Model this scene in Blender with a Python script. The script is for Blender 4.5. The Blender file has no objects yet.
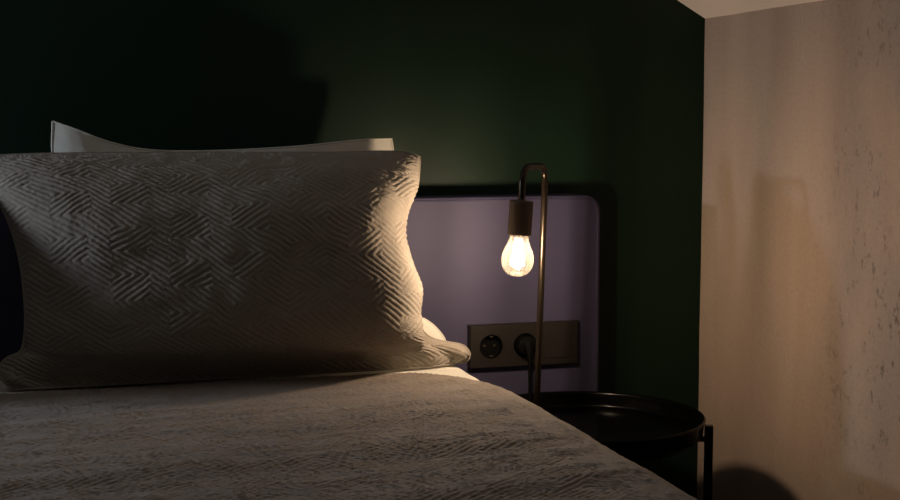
import bpy, math, random
import numpy as np
from mathutils import Vector, Matrix, noise as mnoise

random.seed(4)
rng = np.random.default_rng(11)
scene = bpy.context.scene
COL = scene.collection
PI = math.pi

# ------------------------------------------------------------------ helpers
def link(o, parent=None):
    COL.objects.link(o)
    if parent is not None:
        o.parent = parent
    return o

def tag(o, label=None, cat=None, group=None, kind=None):
    if label: o['label'] = label
    if cat: o['category'] = cat
    if group: o['group'] = group
    if kind: o['kind'] = kind
    return o

def empty(name, loc, label, cat, group=None):
    o = bpy.data.objects.new(name, None)
    o.empty_display_size = 0.05
    o.location = loc
    link(o)
    return tag(o, label, cat, group)

class MB:
    """collects verts / faces; build() links them as one mesh object"""
    def __init__(self):
        self.v = []; self.f = []
    def add(self, vs, fs):
        n = len(self.v)
        self.v += [tuple(map(float, p)) for p in vs]
        self.f += [tuple(i + n for i in f) for f in fs]
        return self
    def box(self, c, s, M=None):
        x, y, z = (d / 2 for d in s)
        vs = [Vector((sx * x, sy * y, sz * z)) for sx in (-1, 1) for sy in (-1, 1) for sz in (-1, 1)]
        if M is not None: vs = [M @ p for p in vs]
        vs = [p + Vector(c) for p in vs]
        return self.add(vs, [(0, 1, 3, 2), (4, 6, 7, 5), (0, 4, 5, 1), (2, 3, 7, 6), (0, 2, 6, 4), (1, 5, 7, 3)])
    def lathe(self, prof, c=(0, 0, 0), n=48, M=None, closed=False):
        """prof: list of (r, z); r = 0 ends become poles"""
        c = Vector(c); vs = []; rings = []
        for r, z in prof:
            if r < 1e-6:
                rings.append([len(vs)]); vs.append(Vector((0, 0, z)))
            else:
                rings.append(list(range(len(vs), len(vs) + n)))
                vs += [Vector((r * math.cos(2 * PI * k / n), r * math.sin(2 * PI * k / n), z)) for k in range(n)]
        fs = []
        pairs = list(zip(rings[:-1], rings[1:]))
        if closed: pairs.append((rings[-1], rings[0]))
        for a, b in pairs:
            for k in range(n):
                k2 = (k + 1) % n
                if len(a) == 1 and len(b) > 1: fs.append((a[0], b[k2], b[k]))
                elif len(b) == 1 and len(a) > 1: fs.append((a[k], a[k2], b[0]))
                elif len(a) > 1: fs.append((a[k], a[k2], b[k2], b[k]))
        if M is not None: vs = [M @ p for p in vs]
        return self.add([p + c for p in vs], fs)
    def tube(self, pts, r, n=16, caps=True):
        pts = [Vector(p) for p in pts]
        T = []
        for i in range(len(pts)):
            a = pts[max(i - 1, 0)]; b = pts[min(i + 1, len(pts) - 1)]
            T.append((b - a).normalized())
        up = Vector((0, 0, 1)) if abs(T[0].z) < .9 else Vector((1, 0, 0))
        N = (up - T[0] * up.dot(T[0])).normalized()
        vs = []
        for i, p in enumerate(pts):
            N = (N - T[i] * N.dot(T[i])).normalized()
            B = T[i].cross(N)
            rr = r[i] if isinstance(r, (list, tuple)) else r
            vs += [p + (N * math.cos(2 * PI * k / n) + B * math.sin(2 * PI * k / n)) * rr for k in range(n)]
        fs = []
        for i in range(len(pts) - 1):
            for k in range(n):
                k2 = (k + 1) % n
                fs.append((i * n + k, i * n + k2, (i + 1) * n + k2, (i + 1) * n + k))
        if caps:
            fs.append(tuple(range(n - 1, -1, -1)))
            fs.append(tuple(range((len(pts) - 1) * n, len(pts) * n)))
        return self.add(vs, fs)
    def prism(self, outline, y0, y1):
        """outline: closed list of (x, z); extruded along y"""
        n = len(outline)
        vs = [(x, y0, z) for x, z in outline] + [(x, y1, z) for x, z in outline]
        fs = [tuple(range(n)), tuple(range(2 * n - 1, n - 1, -1))]
        fs += [(i, i + n, (i + 1) % n + n, (i + 1) % n) for i in range(n)]
        return self.add(vs, fs)
    def build(self, name, mat, parent=None, smooth=True, bevel=0, seg=3, angle=35, off=(0, 0, 0)):
        me = bpy.data.meshes.new(name)
        me.from_pydata([(a - off[0], b - off[1], c - off[2]) for a, b, c in self.v], [], self.f)
        import bmesh
        bm = bmesh.new(); bm.from_mesh(me)
        bmesh.ops.recalc_face_normals(bm, faces=bm.faces[:])
        bm.to_mesh(me); bm.free()
        me.validate(); me.update()
        if smooth:
            me.polygons.foreach_set('use_smooth', [True] * len(me.polygons))
            me.set_sharp_from_angle(angle=math.radians(angle))
        me.materials.append(mat)
        o = bpy.data.objects.new(name, me)
        link(o, parent)
        if bevel:
            b = o.modifiers.new('bevel', 'BEVEL')
            b.width = bevel; b.segments = seg; b.limit_method = 'ANGLE'; b.angle_limit = math.radians(40)
            b.harden_normals = False
        return o

def rrect(x0, x1, z0, z1, r, n=10, corners=(1, 1, 1, 1)):
    """rounded rectangle outline; corners: (x1z1, x0z1, x0z0, x1z0)"""
    out = []
    cs = [(x1, z1, 0), (x0, z1, 90), (x0, z0, 180), (x1, z0, 270)]
    for (x, z, a), on in zip(cs, corners):
        if not on: out.append((x, z)); continue
        cx = x - r if x == x1 else x + r
        cz = z - r if z == z1 else z + r
        for k in range(n + 1):
            t = math.radians(a + 90 * k / n)
            out.append((cx + r * math.cos(t), cz + r * math.sin(t)))
    return out

def grid_mesh(name, P, mat, parent=None, flip=False):
    """P: (ny, nx, 3) array -> smooth quad grid"""
    ny, nx, _ = P.shape
    idx = np.arange(ny * nx).reshape(ny, nx)
    q = np.stack([idx[:-1, :-1], idx[:-1, 1:], idx[1:, 1:], idx[1:, :-1]], -1).reshape(-1, 4)
    if flip: q = q[:, ::-1]
    me = bpy.data.meshes.new(name)
    me.vertices.add(ny * nx)
    me.vertices.foreach_set('co', P.astype(np.float32).reshape(-1))
    me.loops.add(q.size)
    me.loops.foreach_set('vertex_index', q.astype(np.int32).reshape(-1))
    me.polygons.add(len(q))
    me.polygons.foreach_set('loop_start', np.arange(0, q.size, 4, dtype=np.int32))
    me.polygons.foreach_set('use_smooth', np.ones(len(q), dtype=bool))
    me.update(calc_edges=True)
    me.validate()
    me.materials.append(mat)
    o = bpy.data.objects.new(name, me)
    return link(o, parent)

def vnoise(x, y, seed=0):
    """smooth value noise on arrays"""
    r = np.random.default_rng(seed)
    tab = r.random((256, 256))
    xi = np.floor(x).astype(int); yi = np.floor(y).astype(int)
    fx = x - xi; fy = y - yi
    fx = fx * fx * fx * (fx * (fx * 6 - 15) + 10); fy = fy * fy * fy * (fy * (fy * 6 - 15) + 10)
    g = lambda a, b: tab[a % 256, b % 256]
    return (g(xi, yi) * (1 - fx) + g(xi + 1, yi) * fx) * (1 - fy) + (g(xi, yi + 1) * (1 - fx) + g(xi + 1, yi + 1) * fx) * fy - .5

def fbm(x, y, seed=0, o=3):
    s = 0
    for k in range(o): s = s + vnoise(x * 2 ** k, y * 2 ** k, seed + k) * .5 ** k
    return s

def quilt(x, y, pitch=.0084, kx=1.20, ky=.83, grain=.22):
    """height 0..1 of a quilted pattern: nested diamonds set in slanting bands, each band stepped against the next"""
    x, y = x + fbm(x * 14, y * 14, 91, 2) * .007, y + fbm(x * 14 + 40, y * 14, 95, 2) * .007
    ca, cb = .1008, .0672
    a = (x / kx + y / ky) * .70711; b = (y / ky - x / kx) * .70711
    j = np.floor(b / cb)
    a = a + j * ca * .37
    fa = (.5 - np.abs(a / ca - np.floor(a / ca) - .5)) * ca      # distance to the nearest cell edge
    fb = (.5 - np.abs(b / cb - np.floor(b / cb) - .5)) * cb
    d = np.minimum(fa, fb)
    h = np.abs(np.sin(PI * d / pitch)) ** .7
    stitch = .78 + .22 * np.sin((a + b) * 2 * PI / .0046)
    return h * stitch * (.8 + .5 * fbm(x * 40, y * 40, 13, 2)) + fbm(x * 260, y * 260, 7, 2) * grain

def spline(pts, n):
    """Catmull-Rom through pts, n samples by arc length"""
    P = np.array(pts, float)
    Q = np.vstack([2 * P[0] - P[1], P, 2 * P[-1] - P[-2]])
    out = []
    for i in range(1, len(Q) - 2):
        t = np.linspace(0, 1, 40, endpoint=False)[:, None]
        p0, p1, p2, p3 = Q[i - 1], Q[i], Q[i + 1], Q[i + 2]
        out.append(.5 * ((2 * p1) + (p2 - p0) * t + (2 * p0 - 5 * p1 + 4 * p2 - p3) * t ** 2 + (3 * p1 - p0 - 3 * p2 + p3) * t ** 3))
    out.append(P[-1:]); out = np.vstack(out)
    s = np.r_[0, np.cumsum(np.linalg.norm(np.diff(out, axis=0), axis=1))]
    u = np.linspace(0, s[-1], n)
    return np.stack([np.interp(u, s, out[:, k]) for k in range(3)], -1)

# ------------------------------------------------------------------ materials
def mat(name, color, rough=.6, metal=0., spec=.5, bump=None, vary=None, sheen=0.):
    """bump=(scale, strength, distance); vary=(scale, other_color, contrast)"""
    m = bpy.data.materials.new(name); m.use_nodes = True
    nt = m.node_tree; N = nt.nodes; Lk = nt.links
    b = N['Principled BSDF']
    b.inputs['Base Color'].default_value = (*color, 1)
    b.inputs['Roughness'].default_value = rough
    b.inputs['Metallic'].default_value = metal
    b.inputs['Specular IOR Level'].default_value = spec
    if sheen:
        b.inputs['Sheen Weight'].default_value = sheen
        b.inputs['Sheen Roughness'].default_value = .5
    tc = N.new('ShaderNodeTexCoord')
    if bump:
        t = N.new('ShaderNodeTexNoise'); t.inputs['Scale'].default_value = bump[0]; t.inputs['Detail'].default_value = 4
        Lk.new(tc.outputs['Object'], t.inputs['Vector'])
        bp = N.new('ShaderNodeBump'); bp.inputs['Strength'].default_value = bump[1]; bp.inputs['Distance'].default_value = bump[2]
        Lk.new(t.outputs['Fac'], bp.inputs['Height']); Lk.new(bp.outputs['Normal'], b.inputs['Normal'])
    if vary:
        t2 = N.new('ShaderNodeTexNoise'); t2.inputs['Scale'].default_value = vary[0]; t2.inputs['Detail'].default_value = 5
        Lk.new(tc.outputs['Object'], t2.inputs['Vector'])
        r = N.new('ShaderNodeValToRGB')
        r.color_ramp.elements[0].position = .5 - vary[2] / 2; r.color_ramp.elements[1].position = .5 + vary[2] / 2
        r.color_ramp.elements[0].color = (*color, 1); r.color_ramp.elements[1].color = (*vary[1], 1)
        Lk.new(t2.outputs['Fac'], r.inputs['Fac']); Lk.new(r.outputs['Color'], b.inputs['Base Color'])
    return m

M = {}
M['green_paint'] = mat('green_paint', (.0026, .0150, .0072), .50, spec=.23, bump=(35, .10, .004), vary=(5, (.0035, .018, .0085), .5))
M['lavender'] = mat('lavender_fabric', (.045, .042, .083), .62, spec=.24, bump=(900, .12, .0006), vary=(14, (.049, .046, .089), .5))
M['quilt_fabric'] = mat('quilted_cotton', (.285, .255, .215), .88, spec=.12, bump=(1400, .2, .0004), sheen=.1)
M['cover_fabric'] = mat('coverlet_cotton', (.235, .20, .17), .88, spec=.12, bump=(1400, .2, .0004), sheen=.1)
M['white_cotton'] = mat('white_cotton', (.66, .65, .59), .85, spec=.15, bump=(60, .10, .002))
M['mattress_cloth'] = mat('mattress_cloth', (.55, .53, .5), .9)
M['black_metal'] = mat('black_powder_coat', (.0014, .0014, .0014), .19, spec=.09, bump=(700, .05, .0003))
M['lamp_metal'] = mat('lamp_dark_bronze', (.040, .031, .023), .28, metal=.9, bump=(900, .04, .0002))
M['socket_metal'] = mat('lamp_socket_bronze', (.085, .060, .043), .5, spec=.35, bump=(600, .05, .0003))
M['dark_plastic'] = mat('dark_brown_plastic', (.015, .0125, .011), .45, spec=.32, bump=(800, .05, .0002))
M['black_plastic'] = mat('black_plastic', (.0025, .0023, .0022), .7, spec=.06)
M['contact_metal'] = mat('contact_brass', (.85, .75, .55), .18, metal=1.)
M['floor_wood'] = mat('floor_wood', (.10, .065, .04), .5, bump=(20, .1, .002), vary=(6, (.14, .09, .055), .5))
M['bed_wood'] = mat('bed_base_cloth', (.03, .028, .03), .8)

def plaster():
    m = bpy.data.materials.new('rough_plaster'); m.use_nodes = True
    nt = m.node_tree; N = nt.nodes; K = nt.links
    b = N['Principled BSDF']; b.inputs['Roughness'].default_value = .85; b.inputs['Specular IOR Level'].default_value = .15
    tc = N.new('ShaderNodeTexCoord')
    def noise(scale, detail=4, sc=(1, 1, 1), loc=(0, 0, 0), rough=.55):
        mp = N.new('ShaderNodeMapping'); mp.inputs['Scale'].default_value = sc; mp.inputs['Location'].default_value = loc
        K.new(tc.outputs['Object'], mp.inputs['Vector'])
        t = N.new('ShaderNodeTexNoise'); t.inputs['Scale'].default_value = scale; t.inputs['Detail'].default_value = detail
        t.inputs['Roughness'].default_value = rough
        K.new(mp.outputs['Vector'], t.inputs['Vector']); return t.outputs['Fac']
    def ramp(fac, p0, p1, c0=(0, 0, 0, 1), c1=(1, 1, 1, 1)):
        r = N.new('ShaderNodeValToRGB'); r.color_ramp.elements[0].position = p0; r.color_ramp.elements[1].position = p1
        r.color_ramp.elements[0].color = c0; r.color_ramp.elements[1].color = c1
        K.new(fac, r.inputs['Fac']); return r.outputs['Color']
    def mix(f, a, c, mode='MIX'):
        x = N.new('ShaderNodeMix'); x.data_type = 'RGBA'; x.blend_type = mode
        if isinstance(f, float): x.inputs['Factor'].default_value = f
        else: K.new(f, x.inputs['Factor'])
        for s, v in ((x.inputs[6], a), (x.inputs[7], c)):
            if isinstance(v, tuple): s.default_value = v
            else: K.new(v, s)
        return x.outputs[2]
    def math_(op, a, c):
        x = N.new('ShaderNodeMath'); x.operation = op
        for s, v in ((x.inputs[0], a), (x.inputs[1], c)):
            if isinstance(v, (int, float)): s.default_value = v
            else: K.new(v, s)
        return x.outputs[0]
    # broad trowelled blotches; upright streaks paint in a soft shadow stripe
    base = mix(ramp(noise(3.2, 4), .35, .68), (.46, .355, .29, 1), (.40, .33, .265, 1))
    base = mix(ramp(noise(5.0, 3, (1, 1, .12)), .38, .66), base, (.355, .265, .21, 1))
    # grey patches painting in cooler light, plus scuffs and dark pits, growing away from the corner (y towards -1)
    sep = N.new('ShaderNodeSeparateXYZ'); K.new(tc.outputs['Object'], sep.inputs[0])
    mr = N.new('ShaderNodeMapRange'); mr.inputs['From Min'].default_value = -.36; mr.inputs['From Max'].default_value = -.62
    K.new(sep.outputs['Y'], mr.inputs['Value'])
    patch = ramp(noise(6, 4, (1, 1, .6), (3, 1, 2)), .44, .60)
    fac = math_('MULTIPLY', patch, mr.outputs[0])
    base = mix(math_('MULTIPLY', fac, .55), base, (.27, .235, .22, 1))
    pits = math_('MULTIPLY', ramp(noise(62, 5, (1, 1.3, .8), (0, 0, 0), .65), .56, .66), fac)
    base = mix(math_('MULTIPLY', pits, .75), base, (.10, .085, .075, 1))
    fine = ramp(noise(160, 2), .3, .7, (.93, .93, .93, 1), (1.05, 1.05, 1.05, 1))
    base = mix(1., base, fine, 'MULTIPLY')
    K.new(base, b.inputs['Base Color'])
    h = math_('ADD', math_('MULTIPLY', noise(7, 3, (1, 1, .4)), 1.0), math_('MULTIPLY', noise(90, 4), .10))
    h = math_('SUBTRACT', h, math_('MULTIPLY', pits, .10))
    bp = N.new('ShaderNodeBump'); bp.inputs['Strength'].default_value = .35; bp.inputs['Distance'].default_value = .012
    K.new(h, bp.inputs['Height']); K.new(bp.outputs['Normal'], b.inputs['Normal'])
    return m
M['plaster'] = plaster()
M['white_plaster'] = mat('white_ceiling_plaster', (.88, .78, .68), .85, spec=.15, bump=(30, .15, .006), vary=(7, (.84, .73, .63), .5))

def emission(name, color, strength):
    m = bpy.data.materials.new(name); m.use_nodes = True
    nt = m.node_tree; nt.nodes.clear()
    e = nt.nodes.new('ShaderNodeEmission'); e.inputs['Color'].default_value = (*color, 1); e.inputs['Strength'].default_value = strength
    o = nt.nodes.new('ShaderNodeOutputMaterial'); nt.links.new(e.outputs[0], o.inputs['Surface'])
    return m
WARM = emission('warm_filament', (1., .73, .50), 960)
COOL = emission('cool_filament', (.86, .97, 1.12), 560)

def glass_mat():
    m = bpy.data.materials.new('bulb_glass'); m.use_nodes = True
    nt = m.node_tree; N = nt.nodes; K = nt.links; N.clear()
    tr = N.new('ShaderNodeBsdfTransparent'); tr.inputs['Color'].default_value = (.985, .975, .95, 1)
    gl = N.new('ShaderNodeBsdfGlossy'); gl.inputs['Roughness'].default_value = .06
    tl = N.new('ShaderNodeBsdfTranslucent'); tl.inputs['Color'].default_value = (1, .93, .8, 1)
    fr = N.new('ShaderNodeFresnel'); fr.inputs['IOR'].default_value = 1.45
    m1 = N.new('ShaderNodeMixShader'); K.new(fr.outputs[0], m1.inputs[0]); K.new(tr.outputs[0], m1.inputs[1]); K.new(gl.outputs[0], m1.inputs[2])
    m2 = N.new('ShaderNodeMixShader'); m2.inputs[0].default_value = .010
    K.new(m1.outputs[0], m2.inputs[1]); K.new(tl.outputs[0], m2.inputs[2])
    o = N.new('ShaderNodeOutputMaterial'); K.new(m2.outputs[0], o.inputs['Surface'])
    return m
M['glass'] = glass_mat()

# ------------------------------------------------------------------ the room
XR = 1.2495; XL = -2.3; YF = -4.2; ZK = 1.2365; SL = .56; XRIDGE = -1.0
ZT = ZK + (XR - XRIDGE) * SL
W = .10
def struct(name, mb, m, **k):
    o = mb.build(name, m, None, **k); o['kind'] = 'structure'; return o
struct('floor', MB().box(((XR + XL) / 2, YF / 2, -.05), (XR - XL + 2 * W, -YF + 2 * W, .1)), M['floor_wood'], smooth=False)
# gable wall behind the bed follows the roof slope
struct('wall_back', MB().prism([(XL, 0), (XR, 0), (XR, ZK), (XRIDGE, ZT), (XL, ZT)], .005, W), M['green_paint'], smooth=False)
struct('wall_front', MB().prism([(XL, 0), (XR, 0), (XR, ZK), (XRIDGE, ZT), (XL, ZT)], YF - W, YF), M['green_paint'], smooth=False)
struct('wall_left', MB().box((XL - W / 2, YF / 2, ZT / 2), (W, -YF + 2 * W, ZT)), M['green_paint'], smooth=False)
# knee wall: hand-trowelled face with a slightly uneven top edge
def knee_wall():
    ny, nz = 260, 120
    y = np.linspace(W, -1.4, ny); z = np.linspace(0, 1, nz) ** .8
    Y, Z = np.meshgrid(y, z)
    zt = ZK + .004 * vnoise(Y * 30, Y * 0 + 3, 3) + .003 * vnoise(Y * 75, Y * 0, 5) + .008
    X = XR + .0022 * fbm(Y * 9, Z * 6, 21, 3)
    P = np.stack([X, Y, Z * zt], -1)
    o = grid_mesh('wall_right', P, M['plaster'])
    b = MB().box((XR + W / 2 + .012, (YF - 1.4) / 2 + 0, ZK / 2), (W, -(YF - (-1.4)), ZK + .02))
    b.box((XR + W / 2 + .012, -.65, ZK / 2), (W, 1.5, ZK + .02))
    b.add([(XR, -1.4, 0), (XR, YF, 0), (XR, YF, ZK + .01), (XR, -1.4, ZK + .01)], [(0, 1, 2, 3)])
    me2 = bpy.data.meshes.new('tmp')
    # join the backing into the wall mesh
    import bmesh
    bm = bmesh.new(); bm.from_mesh(o.data)
    vs = [bm.verts.new(p) for p in b.v]
    for f in b.f: bm.faces.new([vs[i] for i in f])
    bm.to_mesh(o.data); bm.free()
    bpy.data.meshes.remove(me2)
    o['kind'] = 'structure'
knee_wall()
# sloping ceiling + flat part
def ceiling():
    mb = MB(); t = .1
    mb.prism([(XR + W, ZK - W * SL), (XRIDGE, ZT), (XL - W, ZT), (XL - W, ZT + t), (XRIDGE, ZT + t), (XR + W, ZK - W * SL + t)], YF - W, W)
    struct('ceiling', mb, M['white_plaster'], smooth=False)
ceiling()

# ------------------------------------------------------------------ headboard with wall sockets
HB_F = -.070; HB_T = .900; HB_R = 1.001; HB_L = -1.15
hb = empty('headboard', (0, -.035, 0), 'lavender grey panel headboard with rounded corners on the green wall', 'headboard')
OFF = (0, -.035, 0)
o = MB().prism(rrect(HB_L, HB_R, 0, HB_T, .032, 12, (1, 1, 0, 0)), HB_F, .0045).build('panel', M['lavender'], hb, bevel=.0035, seg=3, off=OFF)
# stitched welt a few millimetres inside the edge
pl = rrect(HB_L + .006, HB_R - .006, .02, HB_T - .006, .027, 12, (1, 1, 0, 0))
i0 = len(pl) - 1
path = [(x, HB_F - .0006, z) for x, z in ([pl[-1]] + pl[:-1])]
o = MB().tube(path, .0016, 8).build('piping', M['lavender'], hb, off=OFF)

SX, SZ = .8475, .6265                      # centre of the middle gang
sk = empty('socket_panel', (SX, HB_F, SZ), 'dark brown triple socket panel mounted on the lavender headboard', 'wall socket')
OFF = (SX, HB_F, SZ)
def plate_with_holes():
    # front plate with two round recesses: ring faces around the holes
    x0, x1, z0, z1 = SX - .1045, SX + .1045, SZ - .0385, SZ + .0385
    y1 = HB_F - .013
    mb = MB()
    holes = [(SX - .0655, SZ), (SX, SZ)]
    r = .0215; n = 48
    xs = [x0, SX - .03275, SX + .03275, x1]
    for (hx, hz), (a, c) in zip(holes, zip(xs[:2], xs[1:3])):
        sq = []
        for k in range(n):
            t = 2 * PI * (k + .5) / n
            dx, dz = math.cos(t), math.sin(t)
            s = min(((c - hx) if dx > 0 else (a - hx)) / dx, ((z1 - hz) if dz > 0 else (z0 - hz)) / dz)
            sq.append((hx + dx * s, y1, hz + dz * s))
        # pin the two nearest samples to each corner
        for cx in (a, c):
            for cz in (z0, z1):
                kk = min(range(n), key=lambda q: (sq[q][0] - cx) ** 2 + (sq[q][2] - cz) ** 2)
                sq[kk] = (cx, y1, cz)
        ci = [(hx + r * math.cos(2 * PI * (k + .5) / n), y1, hz + r * math.sin(2 * PI * (k + .5) / n)) for k in range(n)]
        mb.add(sq + ci, [(k, (k + 1) % n, n + (k + 1) % n, n + k) for k in range(n)])
    mb.add([(xs[2], y1, z0), (x1, y1, z0), (x1, y1, z1), (xs[2], y1, z1)], [(0, 1, 2, 3)])
    # bevelled rim down to the headboard
    b = .003
    ring0 = [(x0, y1, z0), (x1, y1, z0), (x1, y1, z1), (x0, y1, z1)]
    ring1 = [(x0 - b, HB_F - .008, z0 - b * .6), (x1 + b, HB_F - .008, z0 - b * .6), (x1 + b, HB_F - .008, z1 + b * .6), (x0 - b, HB_F - .008, z1 + b * .6)]
    ring2 = [(x, HB_F, z) for x, y, z in ring1]
    mb.add(ring0 + ring1 + ring2, [(i, (i + 1) % 4, (i + 1) % 4 + 4, i + 4) for i in range(4)] + [(i + 4, (i + 1) % 4 + 4, (i + 1) % 4 + 8, i + 8) for i in range(4)])
    return mb.build('frame', M['dark_plastic'], sk, smooth=False, off=OFF)
plate_with_holes()
Ry = Matrix.Rotation(PI / 2, 3, 'X')      # local z -> -y
for hx in (SX - .0655, SX):
    # recessed well, open to the front; its black stands in for shade inside
    w = MB().lathe([(.0225, .0134), (.0215, .0140), (.0204, .0125), (.0200, .0012), (.0, .0012)], (hx, HB_F, SZ), 40, Ry).build('socket_well', M['black_plastic'], sk, off=OFF)
    if hx != SX:
        for dx in (-.0095, .0095):
            MB().lathe([(.0026, .0014), (.0026, .0020), (0, .0020)], (hx + dx, HB_F, SZ), 16, Ry).build('pin_hole', M['contact_metal'], w, off=OFF)
        for s in (-1, 1):
            MB().box((hx, HB_F - .008, SZ + s * .0178), (.006, .012, .0022)).build('earth_contact', M['contact_metal'], w, smooth=False, bevel=.0006, off=OFF)
sw = MB().prism(rrect(SX + .0655 - .0275, SX + .0655 + .0275, SZ - .0275, SZ + .0275, .003), HB_F - .0142, HB_F - .010).build('blank_cover', M['dark_plastic'], sk, bevel=.0012, off=OFF)

# ------------------------------------------------------------------ bed
BX0, BX1 = -.86, .690
BYF = -2.12
bed = empty('bed', (-.085, -1.1, 0), 'low double bed standing against the lavender headboard', 'bed')
OFF = (-.085, -1.1, 0)
MB().box((-.085, -1.10, .21), (1.46, 1.96, .22)).build('bed_base', M['bed_wood'], bed, bevel=.015, off=OFF)
MB().box((-.085, -1.095, .455), (1.48, 2.00, .265)).build('mattress', M['mattress_cloth'], bed, bevel=.05, seg=5, off=OFF)
for lx in (-.76, .58):
    for ly in (-2.0, -.2):
        MB().lathe([(0, 0), (.022, 0), (.028, .105), (0, .105)], (lx, ly, 0), 20).build('leg', M['bed_wood'], bed, off=OFF)

def bed_height(x, y):
    """top of the made bed, gently uneven"""
    h = .6215 + .004 * np.cos((x + .085) / .775 * PI / 2)
    h = h + .0045 * fbm(x * 3.0 + 5, y * 4.5, 31, 3)
    return h

def drape(x, y, x1, drop, lift, rad=.030):
    """sheet over the bed: x beyond x1-rad rolls over the right edge and hangs down; likewise at left"""
    z = bed_height(np.clip(x, BX0, BX1), y) + lift
    out = x.copy()
    for s, e in ((1, x1), (-1, 2 * (-.085) - x1)):
        d = s * (x - (e - s * rad))           # arc length past the roll
        a = np.clip(d / rad, 0, PI / 2)
        over = np.clip(d - rad * PI / 2, 0, None)
        m = d > 0
        out = np.where(m, e - s * rad + s * rad * np.sin(a) - s * .10 * over, out)
        z = np.where(m, z - rad * (1 - np.cos(a)) - over, z)
    return out, z

def axis(a, b, fine0, fine1, fine, coarse):
    v = []
    if a < fine0: v += list(np.arange(a, fine0, coarse))
    v += list(np.arange(max(a, fine0), min(b, fine1), fine))
    if b > fine1: v += list(np.arange(fine1, b, coarse))
    v.append(b)
    return np.array(sorted(set(v)))

# fitted sheet
def fitted_sheet():
    xs = axis(-1.03, .86, .2, .86, .006, .03); ys = axis(-2.10, -.082, -.6, -.082, .006, .03)
    X, Y = np.meshgrid(xs, ys)
    X2, Z = drape(X, Y, BX1 - .004, .2, 0.)
    Z = Z + .0025 * fbm(X * 10 + Y * 7, Y * 25, 43, 3) * np.clip((BX1 + .02 - X) / .03, 0, 1)
    P = np.stack([X2, Y, Z], -1)
    o = grid_mesh('fitted_sheet', P, M['white_cotton'])
    m = o.modifiers.new('s', 'SOLIDIFY'); m.thickness = .0015; m.offset = -1
    return tag(o, 'smooth white fitted sheet showing between the pillows and the quilted coverlet', 'sheet')
fitted_sheet()

def coverlet():
    xs = axis(-1.10, .93, -.42, .76, .0019, .016); t = axis(0, 1.85, 0, 1.0, .0019, .016)
    X, T = np.meshgrid(xs, t)
    # back hem: runs along the foot of the pillow and slants away at the right edge
    hem = -.293 - .13 * np.clip((X - .55) / .11, 0, 1.5) ** 2.6 + .005 * fbm(X * 12, X * 0 + 2, 61, 2)
    Y = hem - T
    X2, Z = drape(X, Y, BX1 + .004, .3, .0035)
    top = np.clip((BX1 - X) / .05, 0, 1)
    # soft creases running across the bed
    c = fbm(X * 2.2 + Y * 1.0, Y * 13 - X * 2.0, 71, 3)
    Z = Z + top * np.clip(T / .05, 0.1, 1) * (.0055 * (c + .2) + .0016 * fbm(X * 9, Y * 34 - X * 8, 75, 2))
    edge = np.clip(T / .006, 0, 1)
    Z = Z - .003 * (1 - edge)
    q = quilt(X + .02, Y, grain=.5) * edge
    dz = .0025 * q
    roll = np.clip((X - (BX1 - .03)) / .045, 0, 1)
    P = np.stack([X2 + dz * roll, Y, Z + dz * (1 - roll)], -1)
    o = grid_mesh('coverlet', P, M['cover_fabric'], flip=True)
    return tag(o, 'beige quilted coverlet with a diamond stitch pattern spread over the bed', 'bedspread')
coverlet()

# ------------------------------------------------------------------ pillows
def coons(top, right, bottom, left, nu, nv):
    """top/bottom run left to right, left/right run top to bottom -> (nv, nu, 3)"""
    T = spline(top, nu)[None]; B = spline(bottom, nu)[None]
    Lf = spline(left, nv)[:, None]; Rt = spline(right, nv)[:, None]
    u = np.linspace(0, 1, nu)[None, :, None]; v = np.linspace(0, 1, nv)[:, None, None]
    c00, c10, c01, c11 = T[0, 0], T[0, -1], B[0, 0], B[0, -1]
    return (1 - v) * T + v * B + (1 - u) * Lf + u * Rt - ((1 - u) * (1 - v) * c00 + u * (1 - v) * c10 + (1 - u) * v * c01 + u * v * c11)

def bulge(U, V, p=2.3, e=.62, flange=.0):
    a = np.clip(1 - np.abs(U) ** p, 0, 1) ** e; b = np.clip(1 - np.abs(V) ** p, 0, 1) ** e
    return a * b

def lean_bulge(U, V):
    """fuller towards the right end, rounding off there; soft top, tucked-under bottom, puffed lower corners"""
    k = np.clip((V - .35) / .45, 0, 1); k = k * k * (3 - 2 * k)
    U2 = np.where(U > 0, U / (1 - .15 * k), U / (1 - .07 * k))      # the body ends before the flat corner flaps
    a = np.clip(1 - np.abs(U2) ** np.where(U > 0, 4.8 + np.where(V > 0, 5., 1.4) * V, 5.), 0, 1) ** .60
    b = np.clip(1 - np.abs(V) ** np.where(V > 0, 2.1, 3.2), 0, 1) ** np.where(V > 0, .62 + .75 * V, .62)
    body = a * b * (1 - .34 * k * np.clip(U + .3, 0, 1)) * (.46 + .54 * np.clip((U + 1) / 1.7, 0, 1.0))
    ear = np.where(U > 0, 1., .35) * np.exp(-((np.abs(U) - .945) / .04) ** 2 - ((V - .90) / .07) ** 2) * np.clip((1 - np.abs(U)) / .03, 0, 1) ** .5 * np.clip((1 - V) / .05, 0, 1) ** .5
    return body + .13 * ear

def pillow_surface(edges, nu, nv, thick, side, wr, seed, p=2.3, e=.62, low=.25, fn=None):
    P = coons(*edges, nu, nv)
    u = np.linspace(-1, 1, nu)[None]; v = np.linspace(-1, 1, nv)[:, None]
    U = u + 0 * v; V = v + 0 * u
    th = thick * (fn(U, V) if fn else bulge(U, V, p, e)) * (1 + low * V)
    # puckers running in from the seams, soft folds inside
    rim = (1 - bulge(U, V, 2, 1.)) ** 2
    th = th * (1 + wr * fbm(U * 3.2 + V, V * 3.2, seed, 3)) + wr * .02 * rim * bulge(U, V, 6, 1) * fbm(U * 11, V * 9, seed + 9, 2)
    n = np.array([0, -1., .10]) if side > 0 else np.array([0, 1., -.05])
    n = n / np.linalg.norm(n)
    return P, P + th[..., None] * n, U, V

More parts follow.
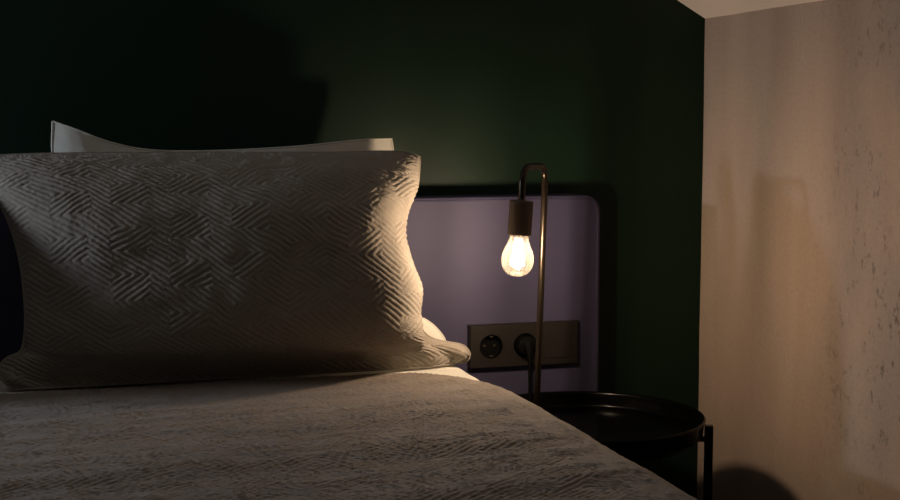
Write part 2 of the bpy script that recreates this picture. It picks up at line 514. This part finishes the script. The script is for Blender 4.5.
q_top = [(-.096, -.18, .981), (.031, -.185, .985), (.249, -.19, .985), (.462, -.19, .984), (.574, -.190, .985), (.618, -.188, .976)]
q_right = [(.618, -.188, .976), (.611, -.193, .925), (.590, -.20, .882), (.583, -.205, .844), (.592, -.21, .800), (.606, -.215, .758), (.601, -.22, .716), (.607, -.225, .691), (.625, -.23, .672), (.655, -.23, .663), (.682, -.23, .656), (.694, -.232, .640), (.685, -.235, .629)]
q_bot = [(-.049, -.26, .628), (-.008, -.265, .629), (.156, -.27, .630), (.393, -.27, .630), (.563, -.262, .629), (.638, -.25, .628), (.685, -.235, .629)]
q_left = [(-.096, -.18, .981), (-.071, -.19, .930), (-.049, -.20, .883), (-.033, -.21, .821), (-.027, -.22, .744), (-.030, -.23, .699), (-.037, -.235, .681), (-.058, -.24, .672), (-.070, -.245, .652), (-.049, -.26, .628)]

def normals(P):
    du = np.gradient(P, axis=1); dv = np.gradient(P, axis=0)
    n = np.cross(dv, du); n /= np.linalg.norm(n, axis=2, keepdims=True) + 1e-12
    return n

def make_quilted():
    org = (.28, -.24, .63)
    root = empty('quilted_pillow', org, 'beige diamond-quilted pillow standing upright against the plain white pillow', 'pillow', None)
    nu, nv = 500, 290
    E = (q_top, q_right, q_bot, q_left)
    P0, P, U, V = pillow_surface(E, nu, nv, .165, 1, .05, 5, fn=lean_bulge, low=.04)
    n = normals(P)
    if n[nv // 2, nu // 2, 1] > 0: n = -n
    s = np.r_[0, np.cumsum(np.linalg.norm(np.diff(P[:, nu // 2], axis=0), axis=1))][:, None]
    q = quilt(P0[..., 0] + .01, s + 0 * U)
    fade = np.clip(np.minimum(1 - np.abs(U), (1 - np.abs(V))) / .02, 0, 1)
    P = P + n * (.0042 * q * fade)[..., None]
    grid_mesh('quilted_front', P - np.array(org), M['quilt_fabric'], root)
    nu, nv = 180, 110
    P0, P, U, V = pillow_surface(E, nu, nv, .045, -1, .12, 15)
    grid_mesh('back_panel', P - np.array(org), M['quilt_fabric'], root, flip=True)
    ring = [tuple(p) for p in spline(q_top, 60)] + [tuple(p) for p in spline(q_right, 50)[1:]] + [tuple(p) for p in spline(q_bot, 60)[::-1][1:]] + [tuple(p) for p in spline(q_left, 50)[::-1][1:]]
    MB().tube(ring, .0022, 8, caps=False).build('seam_piping', M['quilt_fabric'], root, off=org)
    return root
quilted = make_quilted()

w_top = [(.022, -.116, 1.036), (.057, -.127, 1.023), (.111, -.13, 1.002), (.175, -.13, .989), (.273, -.13, .987), (.407, -.13, .993), (.530, -.120, 1.004), (.587, -.116, 1.006)]
w_right = [(.587, -.116, 1.006), (.589, -.118, .983), (.586, -.121, .960), (.577, -.128, .899), (.574, -.128, .829), (.588, -.128, .759), (.622, -.12, .700), (.645, -.122, .688), (.663, -.125, .674), (.680, -.13, .650), (.676, -.13, .628)]
w_bot = [(.02, -.13, .628), (.2, -.13, .628), (.45, -.13, .628), (.676, -.13, .628)]
w_left = [(.022, -.116, 1.036), (.021, -.128, .974), (.035, -.128, .88), (.03, -.128, .75), (.02, -.13, .628)]
def make_white():
    org = (.31, -.115, .63)
    root = empty('white_pillow', org, 'plain white pillow standing behind the quilted pillow, corner sticking up', 'pillow')
    E = (w_top, w_right, w_bot, w_left)
    P0, P, U, V = pillow_surface(E, 260, 160, .022, 1, .25, 25, p=2.0, e=.7, low=.1)
    grid_mesh('front_panel', P - np.array(org), M['white_cotton'], root)
    P0, P, U, V = pillow_surface(E, 200, 120, .036, -1, .2, 35, p=2.0, e=.7, low=.1)
    grid_mesh('back_panel', P - np.array(org), M['white_cotton'], root, flip=True)
    ring = [tuple(p) for p in spline(w_top, 70)] + [tuple(p) for p in spline(w_right, 50)[1:]] + [tuple(p) for p in spline(w_bot, 60)[::-1][1:]] + [tuple(p) for p in spline(w_left, 50)[::-1][1:]]
    MB().tube(ring, .0016, 8, caps=False).build('seam', M['white_cotton'], root, off=org)
make_white()

# ------------------------------------------------------------------ round tray table
TX, TY = .888, -.279
def make_table(org, label, group):
    root = empty('side_table', org, label, 'side table', group)
    RT = .200
    tray = MB().lathe([(0, .5065), (.189, .5065), (.1930, .5075), (.1950, .5105), (.1965, .5300), (.1976, .5340), (.2000, .5355), (.2022, .5345), (.2028, .5320), (.2018, .5295), (.1998, .5270), (.1985, .5080), (.196, .5045), (.190, .5030), (0, .5030)], org, 96).build('tray', M['black_metal'], root, angle=60, off=org)
    rp = [(org[0] + .178 * math.cos(2 * PI * k / 64), org[1] + .178 * math.sin(2 * PI * k / 64), .4985) for k in range(65)]
    MB().tube(rp, .0055, 10, caps=False).build('support_ring', M['black_metal'], root, off=org)
    for k in range(4):
        a = math.radians(-25 + 90 * k)
        R = Matrix.Rotation(a, 3, 'Z')
        d = Vector((math.cos(a), math.sin(a), 0)); c = Vector(org)
        mb = MB().box(tuple(c + d * .2080 + Vector((0, 0, .261))), (.0145, .0155, .522), R)
        mb.box(tuple(c + d * .1930 + Vector((0, 0, .4985))), (.026, .010, .009), R)
        mb.build('leg', M['black_metal'], root, smooth=False, bevel=.0012, off=org)
    mb = MB()
    for k in range(2):
        a = math.radians(-25 + 90 * k); R = Matrix.Rotation(a, 3, 'Z')
        mb.box(tuple(Vector(org) + Vector((0, 0, .03 + .0125 * k))), (.41, .0125, .0125), R)
    mb.build('stretcher', M['black_metal'], root, smooth=False, bevel=.001, off=org)
    return root
table = make_table((TX, TY, 0), 'round black metal tray table beside the bed, under the lit lamp', None)

# ------------------------------------------------------------------ table lamp
LX, LY, LZ = .807, -.250, .5070
lamp = empty('table_lamp', (LX, LY, LZ), 'slim dark metal table lamp with hooked stem and glowing bare bulb', 'lamp')
OFF = (LX, LY, LZ)
MB().lathe([(0, 0), (.052, 0), (.054, .002), (.054, .010), (.052, .012), (.010, .0125), (.008, .016), (0, .016)], (LX, LY, LZ), 56).build('base', M['black_metal'], lamp, off=OFF)
tilt = .032
def P_(s, z):
    """point on the stem: s = 0 at the pole, 1 above the bulb"""
    return (LX + (z - LZ) * tilt - s * .0699, LY - s * .080, z)
path = [P_(0, LZ + .012), P_(0, .60), P_(0, .75), P_(0, .90), P_(0, .925)]
zc, rc, half = .941, .026, .052
for k in range(1, 13):                    # first bend
    t = PI / 2 * k / 12; path.append(P_(.26 * (1 - math.cos(t)), .937 + .0245 * math.sin(t)))
for s in (.4, .5, .6): path.append(P_(s, .9615))
for k in range(0, 13):                    # second bend, down to the socket
    t = PI / 2 * k / 12; path.append(P_(.74 + .26 * math.sin(t), .937 + .0245 * math.cos(t)))
path += [P_(1, .925), P_(1, .905)]
MB().tube(path, .0055, 20).build('stem', M['lamp_metal'], lamp, off=OFF)
top = Vector(P_(1, .908)); ax = Vector((-.068, 0, -1)).normalized()
R = Vector((0, 0, -1)).rotation_difference(ax).to_matrix()
def down(prof): return [(r, -d) for r, d in prof]
MB().lathe(down([(0, -.003), (.0065, -.003), (.0072, 0), (.0175, .0005), (.0195, .0025), (.0195, .056), (.0185, .0575), (.0165, .0575), (.0165, .047), (0, .047)]), top, 48, R).build('lamp_socket', M['socket_metal'], lamp, off=OFF)
bulb = MB().lathe(down([(0, .046), (.0148, .046), (.0152, .055), (.0156, .061), (.0166, .066), (.0193, .0730), (.0226, .0800), (.0252, .0870), (.0267, .0945), (.0266, .1015), (.0249, .1085), (.0217, .1150), (.0170, .1200), (.0105, .1235), (.0050, .1247), (0, .1250)]), top, 64, R).build('light_bulb', M['glass'], lamp, angle=180, off=OFF)
def filaments(mt):
    mb = MB()
    for k in range(6):
        a = 2 * PI * k / 6 + .2
        q0 = top + R @ Vector((.0060 * math.cos(a), .0060 * math.sin(a), -.0690))
        q1 = top + R @ Vector((.0115 * math.cos(a), .0115 * math.sin(a), -.1060))
        mb.tube([q0, q0.lerp(q1, .5), q1], .0013, 6)
    return mb
fil = filaments(WARM).build('filament', WARM, bulb, off=OFF)
MB().lathe(down([(0, .050), (.0060, .050), (.0045, .058), (.0030, .068), (.0030, .090), (0, .091)]), top, 20, R).build('glass_stem', M['glass'], bulb, off=OFF)
# power cord: from the plug in the middle socket, down behind the pole, onto the tray and into the base
cord = [(.8480, -.100, .6195), (.8475, -.108, .606), (.8462, -.112, .585), (.8460, -.114, .560), (.8455, -.116, .535), (.844, -.122, .5185), (.839, -.138, .5120), (.831, -.165, .5118), (.818, -.196, .5140)]
cp = [tuple(p) for p in spline(cord, 60)]
cobj = MB().tube(cp, .0030, 10).build('power_cord', M['black_plastic'], lamp, off=OFF)
pm = MB().lathe([(0, .0018), (.0175, .0018), (.0188, .004), (.0188, .022), (.0170, .028), (.0120, .0305), (0, .0310)], (SX, HB_F, SZ), 36, Ry)
pm.tube([(SX, HB_F - .024, SZ + .004), (SX + .0005, HB_F - .030, SZ - .004), (SX + .0010, HB_F - .034, SZ - .013), (SX + .0005, HB_F - .037, SZ - .022)], [.0095, .0085, .0060, .0040], 16)
pm.build('plug', M['black_plastic'], cobj, off=OFF)

# ------------------------------------------------------------------ the other side of the bed (outside the frame): wall lamp and pillow
GX, GY, GZ = -1.0, -.17, 1.08
wl = empty('wall_lamp', (GX, 0, GZ), 'small globe wall lamp with a cooler light on the far side of the bed', 'lamp')
OFF = (GX, 0, GZ)
MB().lathe([(0, 0), (.045, 0), (.045, .010), (.040, .014), (0, .014)], (GX, 0, GZ), 40, Ry).build('wall_plate', M['black_metal'], wl, off=OFF)
MB().tube([(GX, -.012, GZ), (GX, GY + .026, GZ)], .006, 12).build('arm', M['black_metal'], wl, off=OFF)
MB().lathe([(.030 * math.sin(PI * k / 12), -.030 * math.cos(PI * k / 12)) for k in range(13)], (GX, GY, GZ), 24).build('globe', COOL, wl, off=OFF)
def make_left_pillow():
    org = (-.48, -.15, .63)
    root = empty('quilted_pillow', org, 'second beige quilted pillow on the far half of the bed', 'pillow')
    dx, dy = -.80, .045
    sh = lambda pts: [(x + dx, y + dy, z) for x, y, z in pts]
    E = (sh(q_top), sh(q_right), sh(q_bot), sh(q_left))
    for name, side, thick in (('quilted_front', 1, .108), ('back_panel', -1, .062)):
        P0, P, U, V = pillow_surface(E, *((420, 250) if side > 0 else (160, 100)), thick, side, .1, 55, p=3. if side > 0 else 7., e=.6 if side > 0 else .4, low=.1)
        if side > 0:
            n = normals(P); n = -n if n[125, 210, 1] > 0 else n
            fade = np.clip(np.minimum(1 - np.abs(U), 1 - np.abs(V)) / .02, 0, 1)
            P = P + n * (.0042 * quilt(P0[..., 0], P0[..., 2]) * fade)[..., None]
        grid_mesh(name, P - np.array(org), M['quilt_fabric'], root, flip=side < 0)
make_left_pillow()

# ------------------------------------------------------------------ world, camera, view
w = bpy.data.worlds.new('world'); scene.world = w; w.use_nodes = True
w.node_tree.nodes['Background'].inputs['Color'].default_value = (.02, .022, .025, 1)
w.node_tree.nodes['Background'].inputs['Strength'].default_value = .2

f = 1350.; th = math.atan((450 - 40) / f); ph = math.atan((250 - 125) / f)
F = Vector((math.sin(th) * math.cos(ph), math.cos(th) * math.cos(ph), -math.sin(ph)))
cd = bpy.data.cameras.new('camera'); cam = bpy.data.objects.new('camera', cd); COL.objects.link(cam)
cd.sensor_width = 36; cd.lens = 36 * f / 900
cam.location = (0, -2.3978, 1.03)
cam.rotation_euler = F.to_track_quat('-Z', 'Y').to_euler()
cd.clip_start = .01
scene.camera = cam
vs = scene.view_settings
vs.view_transform = 'Standard'; vs.look = 'None'; vs.exposure = 0.; vs.gamma = 1; vs.use_curve_mapping = False
scene.cycles.use_denoising = True
scene.cycles.max_bounces = 8
scene.cycles.transparent_max_bounces = 16
scene.cycles.caustics_reflective = False
scene.cycles.caustics_refractive = False
scene.cycles.sample_clamp_indirect = 4
